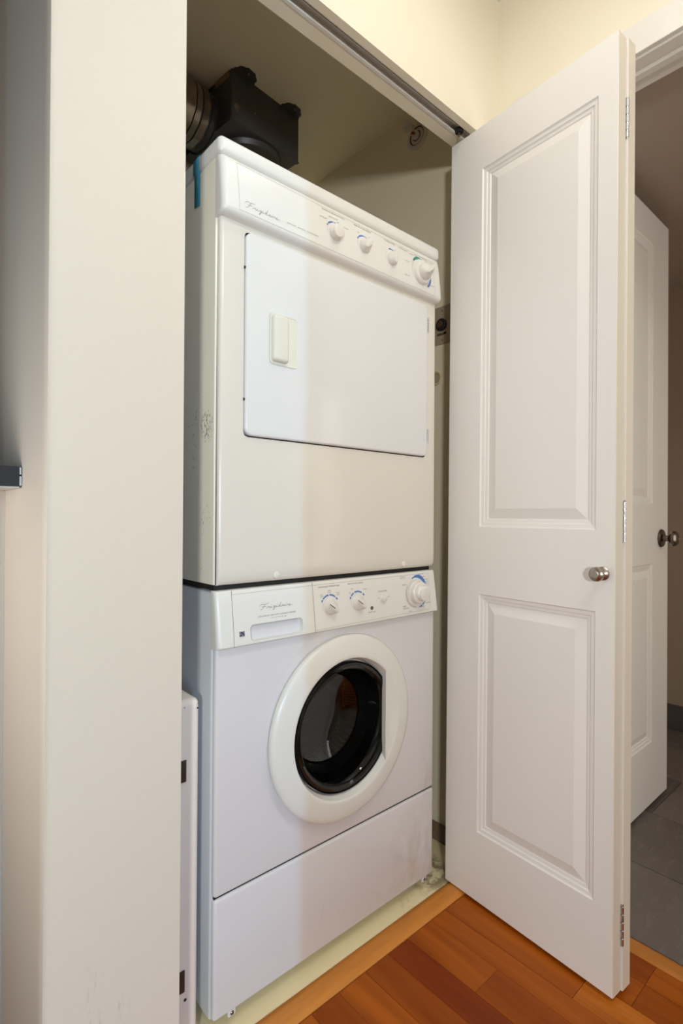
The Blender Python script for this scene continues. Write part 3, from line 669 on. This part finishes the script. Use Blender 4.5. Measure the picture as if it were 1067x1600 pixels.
# washer door
px_, pz_ = PC
dr = make('door', lathe([(0.2100, -0.003), (0.2140, -0.006), (0.2150, -0.012), (0.2138, -0.0165), (0.2105, -0.0195), (0.2030, -0.0220), (0.1850, -0.0250), (0.1700, -0.0270), (0.1635, -0.0275), (0.1612, -0.0262), (0.1560, -0.0140), (0.1530, -0.0060), (0.1525, 0.0), (0.1525, 0.004), (0.2100, 0.004)], 96, (px_, -0.006, pz_), 'Y', False, False), M['ring'], ws)
make('door_seal', lathe([(0.1500, -0.0150), (0.1500, 0.050), (0.128, 0.075), (0.126, 0.070), (0.146, 0.046), (0.1470, -0.0150)], 72, (px_, -0.006, pz_), 'Y', False, False), M['rubber'], dr)
make('glass_bowl', lathe([(0.1470, -0.0140), (0.1400, -0.0145), (0.1345, -0.0110), (0.1280, 0.006), (0.1200, 0.040), (0.1080, 0.066), (0.0800, 0.078), (0.0400, 0.084), (0.0, 0.086),
      (0.0, 0.081), (0.0400, 0.079), (0.0785, 0.073), (0.1050, 0.062), (0.1165, 0.038), (0.1245, 0.004), (0.1320, -0.0080), (0.1395, -0.0105), (0.1470, -0.0100)], 72, (px_, -0.006, pz_), 'Y', False, False), M['glass'], dr)
# finger grip: the disc segment right of an upright chord
ch = 0.118; rr_ = 0.1640; aa = math.acos(ch/rr_)
def seg_ring(inset, y, extra=0.0):
    c0 = ch+inset; r_ = rr_-extra; a_ = math.acos(c0/r_); pts = []
    for i in range(21):
        a = -a_+2*a_*i/20; pts.append((px_+r_*math.cos(a), y, pz_+r_*math.sin(a)))
    for i in range(1, 10):
        t = i/10; zz = r_*math.sin(a_)*(1-2*t); pts.append((px_+c0-0.004*math.sin(math.pi*t)*0, y, pz_+zz))
    return pts
make('finger_grip', loft([seg_ring(0.002, -0.0180), seg_ring(0, -0.0330), seg_ring(0.0015, -0.0342, 0.001), seg_ring(0.008, -0.0335, 0.003)]), M['ring'], dr, angle=30)
# drum
dm = make('drum', lathe([(0.1475, 0.060), (0.165, 0.085), (0.215, 0.095), (0.225, 0.110), (0.225, 0.370), (0.210, 0.385), (0.060, 0.380), (0.055, 0.365), (0.0, 0.365)], 64, (px_, 0, pz_), 'Y', False, False), M['steel'], ws)
for k in range(3):
    a = math.radians(100+120*k); ca, sa = math.cos(a), math.sin(a); R = 0.223
    def q(r, t, y): return (px_+r*ca-t*sa, y, pz_+r*sa+t*ca)
    make('drum_lifter', loft([[q(R, -0.035, y), q(R-0.045+0.01*abs(e), -0.010, y), q(R-0.045+0.01*abs(e), 0.010, y), q(R, 0.035, y)] for y, e in ((0.12, 1), (0.16, 0), (0.33, 0), (0.364, 1))]), M['rubber'], dm)

# ------------------------------------------------------------------ DRYER
dy = empty('clothes_dryer', (W/2, 0.33, 0.873), 'cream-white clothes dryer with side-hinged door, stacked on top of the washing machine', 'dryer')
make('shadow_gap_fill', B((0.006, W-0.006, 0.010, 0.655, 0.8765, 0.892)), M['dark'], dy, sm=False)  # dark block standing in for the shaded gap above the washer
make('cabinet', B((0.0005, W, 0.004, 0.665, 0.8875, 1.736), bev=0.003, seg=2), M['dryer_side'], dy)
fp_prof = [(0.004, 0.8870), (0.000, 0.8875), (-0.0030, 0.8895), (-0.0062, 0.8960), (-0.0072, 0.9120), (-0.0075, 0.9200), (-0.0075, 1.6150), (-0.0065, 1.6180), (-0.0020, 1.6205), (0.004, 1.6210)]
dfp = make('front_panel', console(0.005, W-0.002, fp_prof, rnd=0.008), M['dryer'], dy, angle=45)
cut(dfp, B((0.0565, 0.6330, -0.03, -0.0020, 1.1830, 1.6065), bev=0.0195, seg=5))
make('door_well', B((0.050, 0.640, -0.0022, -0.0014, 1.178, 1.612)), M['dark'], dy, sm=False)
ddo = make('door', B((0.0605, 0.6305, -0.0125, 0.012, 1.1885, 1.6030), bev=0.001), M['dryer_door'], dy)
# rounded door: rebuild from an outline with rounded corners and a soft front edge
def rrect(x0, x1, z0, z1, r, y, n=6):
    pts = []
    for cx, cz_, a0 in ((x1-r, z0+r, -90), (x1-r, z1-r, 0), (x0+r, z1-r, 90), (x0+r, z0+r, 180)):
        for i in range(n+1):
            a = math.radians(a0+90*i/n); pts.append((cx+r*math.cos(a), y, cz_+r*math.sin(a)))
    return pts
bpy.data.objects.remove(ddo)
def soft_plate(x0, x1, z0, z1, r, yb_, yf, e):
    R = [rrect(x0, x1, z0, z1, r, yb_)]
    for i in range(6):
        a = math.pi/2*i/5; ins = e*(1-math.cos(a)); R.append(rrect(x0+ins, x1-ins, z0+ins, z1-ins, max(r-ins, 0.001), yf+e*(1-math.sin(a))))
    return loft(R)
ddo = make('door', soft_plate(0.0605, 0.6305, 1.1885, 1.6030, 0.016, -0.0012, -0.0150, 0.0050), M['dryer_door'], dy, angle=50)
cut(ddo, loft([rrect(0.1160, 0.1895, 1.3440, 1.4530, 0.010, -0.05), rrect(0.1160, 0.1895, 1.3440, 1.4530, 0.010, -0.0050)]))
hw = loft([rrect(0.1160, 0.1895, 1.3440, 1.4530, 0.010, -0.0155), rrect(0.1165, 0.1890, 1.3445, 1.4525, 0.0098, -0.0165), rrect(0.1190, 0.1865, 1.3470, 1.4500, 0.008, -0.0160),
           rrect(0.1205, 0.1850, 1.3485, 1.4485, 0.007, -0.0080), rrect(0.1215, 0.1840, 1.3495, 1.4475, 0.006, -0.0058)])
make('handle_well', hw, M['plastic_warm'], ddo)
make('handle_grip', soft_plate(0.1205, 0.1600, 1.3500, 1.4480, 0.008, -0.0060, -0.0270, 0.0070), M['plastic_warm'], ddo, angle=60)
for z in (1.549, 1.2443):
    hs = [lathe([(0, z-0.0195+k*0.0078), (0.0030, z-0.0195+k*0.0078), (0.0030, z-0.0195+(k+1)*0.0078-0.0008), (0, z-0.0195+(k+1)*0.0078-0.0008)], 12, (0.6325, -0.0125, 0), 'Z') for k in range(5)]
    make('door_hinge', join(*hs, B((0.6325, 0.6350, -0.0125, -0.0075, z-0.019, z+0.019))), M['chrome'], dy)
for z in (1.530, 1.262):
    make('door_bumper', lathe([(0, 0.0585), (0.0030, 0.0585), (0.0030, 0.0610), (0, 0.0610)], 12, (0, -0.0085, z), 'X'), M['rubber'], dy)
for x_ in (0.1434, 0.5469):
    make('screw_cap', lathe([(0, -0.0085), (0.0040, -0.0082), (0.0075, -0.0065), (0.0085, -0.0020), (0.0085, 0.0)], 24, (x_, -0.0015, 0.8995), 'Y'), M['plastic_warm'], dy)
# console
dp = [(0.004, 1.7350), (-0.0100, 1.7350), (-0.0135, 1.7338), (-0.0150, 1.7310), (-0.0185, 1.7150), (-0.0225, 1.6850), (-0.0258, 1.6550), (-0.0275, 1.6320), (-0.0272, 1.6262), (-0.0245, 1.6215), (-0.0180, 1.6175), (0.004, 1.6150)]
def ydc(x, z):
    for (a, b) in zip(dp[3:8], dp[4:9]):
        if b[1] <= z <= a[1]: return a[0]+(b[0]-a[0])*(a[1]-z)/(a[1]-b[1])-0.0004
    return -0.0152 if z > 1.7 else -0.0276
dcon = make('control_panel', console(0.0, W, dp, rnd=0.011), M['plastic'], dy, angle=50)
make('face_outline', ribbon([frame_path([(0.0350, 1.7285), (0.6445, 1.7225), (0.6430, 1.6265), (0.0361, 1.6305), (0.0350, 1.7285)], 16)], 0.0005, ydc), M['line'], dcon, sm=False)
make('logo_lettering', script_bm(0.0486, 0.1319, 1.6400, 0.0150, ydc, 0.00075), M['ink_pale'], dcon, sm=False)
make('printed_lettering', text_bm([
    ('HEAVY DUTY', 0.1508, 0.1745, 1.6471, 0.0026), ('HEAVY DUTY', 0.1790, 0.2005, 1.6471, 0.0026), ('MOISTURE SENSOR', 0.2055, 0.2356, 1.6471, 0.0026),
    ('TEMPERATURE SELECTIONS', 0.2518, 0.3206, 1.7208, 0.0036), ('MEDIUM HEAT', 0.2443, 0.2653, 1.7000, 0.0026), ('MEDIUM HEAT', 0.2712, 0.2994, 1.7095, 0.0026), ('LOW HEAT', 0.3096, 0.3307, 1.6990, 0.0026),
    ('END OF CYCLE SIGNAL', 0.3512, 0.4078, 1.7200, 0.0036), ('OFF', 0.3605, 0.3665, 1.7045, 0.0026), ('ON', 0.3975, 0.4020, 1.7050, 0.0026),
    ('TUMBLE PRESS', 0.4540, 0.4933, 1.7198, 0.0034), ('ON', 0.4905, 0.4945, 1.7050, 0.0026), ('AUTOMATIC DRY', 0.5066, 0.5402, 1.7187, 0.0028),
    ('AUTOMATIC', 0.5261, 0.5448, 1.6903, 0.0026), ('TIMED DRY', 0.5224, 0.5422, 1.6510, 0.0026), ('MORE DRY', 0.5480, 0.5640, 1.7160, 0.0024), ('LESS DRY', 0.5660, 0.5800, 1.7190, 0.0024),
    ('PERMANENT PRESS', 0.5873, 0.6197, 1.7200, 0.0024), ('KNITS DELICATES', 0.5942, 0.6202, 1.7150, 0.0024), ('REGULAR', 0.6226, 0.6408, 1.6515, 0.0028), ('OFF', 0.6070, 0.6120, 1.6430, 0.0024)], ydc), M['ink'], dcon, sm=False)
q1, q2, q3, q4 = (0.2860, 1.6735), (0.3800, 1.6760), (0.4755, 1.6760), (0.5880, 1.6745)
make('dial_scale', join(dial_marks(q1, 0.0235, 0.0270, [(150, 142), (136, 96), (92, 42), (34, 18)], ydc), dial_marks(q2, 0.0225, 0.0262, [(148, 138), (134, 60), (54, 50), (44, 34)], ydc), dial_marks(q3, 0.0235, 0.0270, [(106, 62), (54, 36)], ydc),
     dial_marks(q4, 0.0370, 0.0430, [(-2, -6), (6, 3), (-8, -50)], ydc)), M['blue'], dcon, sm=False)
make('timer_scale', join(arc_band(q4, 0.0360, 0.0440, 136, 74, ydc, 20, True), dial_marks(q4, 0.0365, 0.0410, [(132, 120)], ydc)), M['green'], dcon, sm=False, label='green arc above the timer dial')
for i_, (c_, an, wd_) in enumerate(((q1, 60, 0.80), (q2, 40, 0.36), (q3, 78, 0.42))):
    yb = ydc(*c_)
    r_ = 0.0175 if i_ == 0 else 0.0165
    make('knob_seat', dial(c_[0], c_[1], yb+0.0004, [(0, 0), (r_+0.0050, 0), (r_+0.0047, 0.0012), (r_+0.002, 0.0016), (0, 0.0016)]), M['plastic'], dcon)
    make('selector_knob', pinch_knob(c_[0], c_[1], yb-0.0008, r_, 0.018, an, wd_, tip=0.12 if i_ else 0.0), M['knob'], dcon)
make('knob_pointer', ribbon([smooth([(q1[0]-0.0060, q1[1]+0.0168), (q1[0]+0.001, q1[1]+0.0176), (q1[0]+0.007, q1[1]+0.0160)], 4)], 0.0010, lambda x, z: ydc(*q1)-0.0135), M['inkdark'], dcon, sm=False)
yb = ydc(*q4)
make('timer_dial', dial(q4[0], q4[1], yb+0.0008, [(0, 0), (0.0345, 0), (0.0345, 0.0030), (0.0325, 0.0038), (0.0310, 0.0090), (0.0285, 0.0120), (0.0225, 0.0128), (0, 0.0128)]), M['knob'], dcon)
make('timer_knob', pinch_knob(q4[0], q4[1], yb-0.0118, 0.0215, 0.026, 42, 0.26, tip=0.42), M['knob'], dcon)
# top
tp = make('top_cover', B((-0.0030, W+0.0025, -0.0165, 0.668, 1.7365, 1.7725), bev=0.011, seg=5), M['plastic'], dy)
# teal tape over the edge of the top
tb = bmesh.new(); prof = [(0.045, 1.7733), (0.010, 1.7733), (0.0030, 1.7722), (-0.0022, 1.7690), (-0.0038, 1.7620), (-0.0038, 1.7400), (-0.0012, 1.7340), (-0.0006, 1.7200), (-0.0005, 1.6700)]
P0 = [tb.verts.new((x, 0.0950, z)) for x, z in prof]; P1 = [tb.verts.new((x, 0.0700 if k < 8 else 0.0710, z-(0 if k < 8 else 0.004))) for k, (x, z) in enumerate(prof)]
for k in range(len(prof)-1): tb.faces.new((P0[k], P0[k+1], P1[k+1], P1[k]))
tpo = make('strip_of_tape', tb, M['tape'])
tag(tpo, 'strip of teal masking tape stuck over the top left edge of the dryer', 'tape')
sm_ = tpo.modifiers.new('thick', 'SOLIDIFY'); sm_.thickness = 0.0003; sm_.offset = 1

for o_ in bpy.data.objects:
    if o_.name.split('.')[0] in ('printed_lettering', 'dial_scale', 'timer_scale', 'knob_pointer', 'face_outline', 'logo_lettering', 'emblem'): o_['kind'] = 'stuff'
# ------------------------------------------------------------------ duct box under the closet ceiling
CZ = 2.385
du = empty('duct_box', (0.304, 0.483, CZ), 'black sheet-metal duct box screwed to the closet ceiling above the dryer', 'duct', rz=math.radians(6.6))
make('housing', B((0, 0.277, 0, 0.28, -0.154, -0.0005), bev=0.0012, seg=1), M['duct'], du)
make('bottom_flange', B((-0.002, 0.279, -0.0020, 0.010, -0.1545, -0.1525), (0.0, 0.004, 0, 0.24, -0.1550, -0.1530)), M['duct'], du, sm=False)
for cx in (0.045, 0.236):
    r = []
    for i in range(15):
        a = math.pi+math.pi*i/14; k = 1+0.05*math.sin(i*2.3)
        r.append((cx+0.040*k*math.cos(a), 0.001+0.038*k*math.sin(a)))
    r_t = [(x, y, -0.0005) for x, y in r]; r_b = [(x, y, -0.0025) for x, y in r]
    tb_ = make('mounting_tab', loft([r_b, r_t]), M['duct'], du, sm=False)
    make('screw', lathe([(0, -0.0050), (0.0020, -0.0048), (0.0034, -0.0035), (0.0034, -0.0020), (0, -0.0020)], 12, (cx+0.003, -0.020, 0), 'Z'), M['brass'], tb_)
make('screw', lathe([(0, -0.0022), (0.0020, -0.0018), (0.0032, 0), (0, 0.0)], 12, (0.088, 0.0, -0.090), 'Y'), M['brass'], du)
make('back_flange', B((-0.26, -0.0005, 0.252, 0.262, -0.34, -0.02), bev=0.001, seg=1), M['duct'], du, sm=False)
make('collar', lathe([(0.112, -0.1535), (0.114, -0.158), (0.108, -0.172), (0.104, -0.172), (0.104, -0.156), (0, -0.156)], 48, (0.150, 0.118, 0), 'Z'), M['duct'], du)
pp = [(0.060, 0.0), (0.092, 0.0), (0.093, -0.003), (0.087, -0.006), (0.0855, -0.020)]
xx = -0.020; i = 0
while xx > -0.40:
    pp += [(0.0855, xx), (0.0885, xx-0.006), (0.0860, xx-0.012)]; xx -= 0.030
make('round_pipe', lathe(pp, 48, (0.0, 0.155, -0.0975), 'X', True, True), M['duct'], du)
tw = []
for k, (xa, xb_) in enumerate(((-0.030, -0.055), (-0.058, -0.078), (-0.080, -0.118), (-0.13, -0.17))):
    tw.append(lathe([(0.0870, xa), (0.0905+0.001*k, xa-0.001), (0.0900+0.001*k, (xa+xb_)/2), (0.0915+0.0006*k, xb_+0.001), (0.0870, xb_)], 40, (0.0, 0.155, -0.0975), 'X', False, False))
ft = join(*tw)
for v in ft.verts:
    n_ = math.sin(v.co.y*90+v.co.x*60)*math.sin(v.co.z*110)*0.0022
    v.co.y += n_*0.7; v.co.z += n_
make('foil_tape_wrap', ft, M['foil'], du, angle=60)
make('sealant_patch', B((-0.0022, -0.0002, 0.012, 0.085, -0.022, -0.001), bev=0.0008), M['sealant'], du)

# ------------------------------------------------------------------ sprinkler, timer and plug on the right closet wall
sp = empty('sprinkler_head', (RX, 0.214, 2.291), 'white sidewall fire sprinkler with round plate and red bulb high on the closet wall', 'sprinkler')
sy, sz = 0.214, 2.291
make('wall_plate', lathe([(0, RX-0.0002), (0.043, RX-0.0002), (0.043, RX-0.002), (0.040, RX-0.0045), (0.030, RX-0.006), (0.0285, RX-0.0035), (0.020, RX-0.0035), (0.0185, RX-0.006), (0, RX-0.006)], 44, (0, sy, sz), 'X'), M['white_pl'], sp)
make('ring_gap', join(lathe([(0.0275, RX-0.0042), (0.0300, RX-0.0062), (0.0288, RX-0.0064), (0.0270, RX-0.0045)], 40, (0, sy, sz), 'X', False, False), lathe([(0.0140, RX-0.0061), (0.0165, RX-0.0061), (0.0165, RX-0.0066), (0.0140, RX-0.0066)], 32, (0, sy, sz), 'X', False, False)), M['dark'], sp, kind='stuff')
make('body', lathe([(0, RX-0.006), (0.0135, RX-0.006), (0.0135, RX-0.014), (0.010, RX-0.017), (0.006, RX-0.018), (0, RX-0.018)], 24, (0, sy, sz), 'X'), M['white_pl'], sp)
def bar(p, q, r, n=8):
    p, q = Vector(p), Vector(q); d = (q-p).normalized(); a = d.orthogonal().normalized(); b = d.cross(a)
    return loft([[c+a*r*math.cos(2*math.pi*i/n)+b*r*math.sin(2*math.pi*i/n) for i in range(n)] for c in (p, q)])
for s_ in (-1, 1):
    make('frame_arm', join(bar((RX-0.014, sy+s_*0.010, sz), (RX-0.028, sy+s_*0.0115, sz+0.001), 0.0022), bar((RX-0.028, sy+s_*0.0115, sz+0.001), (RX-0.043, sy+s_*0.002, sz+0.002), 0.0022)), M['white_pl'], sp)
make('glass_bulb', bar((RX-0.016, sy, sz), (RX-0.040, sy, sz+0.001), 0.0024), M['redbulb'], sp)
make('deflector', join(B((RX-0.050, RX-0.044, sy-0.013, sy+0.013, sz-0.012, sz+0.012), bev=0.0015), B((RX-0.062, RX-0.030, sy-0.013, sy+0.016, sz+0.014, sz+0.0155))), M['white_pl'], sp)
ty, tz = 0.1065, 1.632
tmr = empty('dial_timer', (RX, ty, tz), 'tan wall plate with round black timer dial between dryer and bifold door', 'timer')
make('cover_plate', B((RX-0.0040, RX-0.0001, ty-0.036, ty+0.036, tz-0.060, tz+0.060), bev=0.0015), M['timer_plate'], tmr)
make('dial', lathe([(0, RX-0.004), (0.0195, RX-0.004), (0.0195, RX-0.011), (0.0175, RX-0.013), (0.0140, RX-0.0135), (0, RX-0.0135)], 36, (0, ty, tz), 'X'), M['rubber'], tmr)
make('dial_face', lathe([(0, RX-0.0135), (0.0115, RX-0.0135), (0.0110, RX-0.0150), (0.004, RX-0.0155), (0.003, RX-0.0180), (0, RX-0.0180)], 30, (0, ty, tz), 'X'), M['nickel_dark'], tmr)
make('slide_switch', B((RX-0.0060, RX-0.0038, ty-0.017, ty+0.017, tz-0.0315, tz-0.0245), bev=0.0006), M['rubber'], tmr)
make('slide_button', B((RX-0.0072, RX-0.0055, ty-0.008, ty+0.015, tz-0.0305, tz-0.0255), bev=0.0005), M['nickel'], tmr)
for z in (tz-0.047, tz+0.047):
    make('screw', lathe([(0, RX-0.0058), (0.0020, RX-0.0056), (0.0032, RX-0.0040), (0, RX-0.0038)], 14, (0, ty, z), 'X'), M['nickel'], tmr)
pg = empty('wall_plug', (RX, 0.133, 1.467), 'pale yellow round wall plug peeking out beside the dryer below the timer', 'plug')
make('rim', lathe([(0.0155, RX-0.0002), (0.0220, RX-0.0002), (0.0225, RX-0.004), (0.0205, RX-0.0065), (0.0175, RX-0.006), (0.0155, RX-0.003)], 36, (0, 0.131, 1.467), 'X', False, False), M['tan_plug'], pg)
make('insert', lathe([(0, RX-0.0002), (0.0156, RX-0.0002), (0.0156, RX-0.0025), (0, RX-0.0035)], 36, (0, 0.131, 1.467), 'X'), M['timer_plate'], pg)
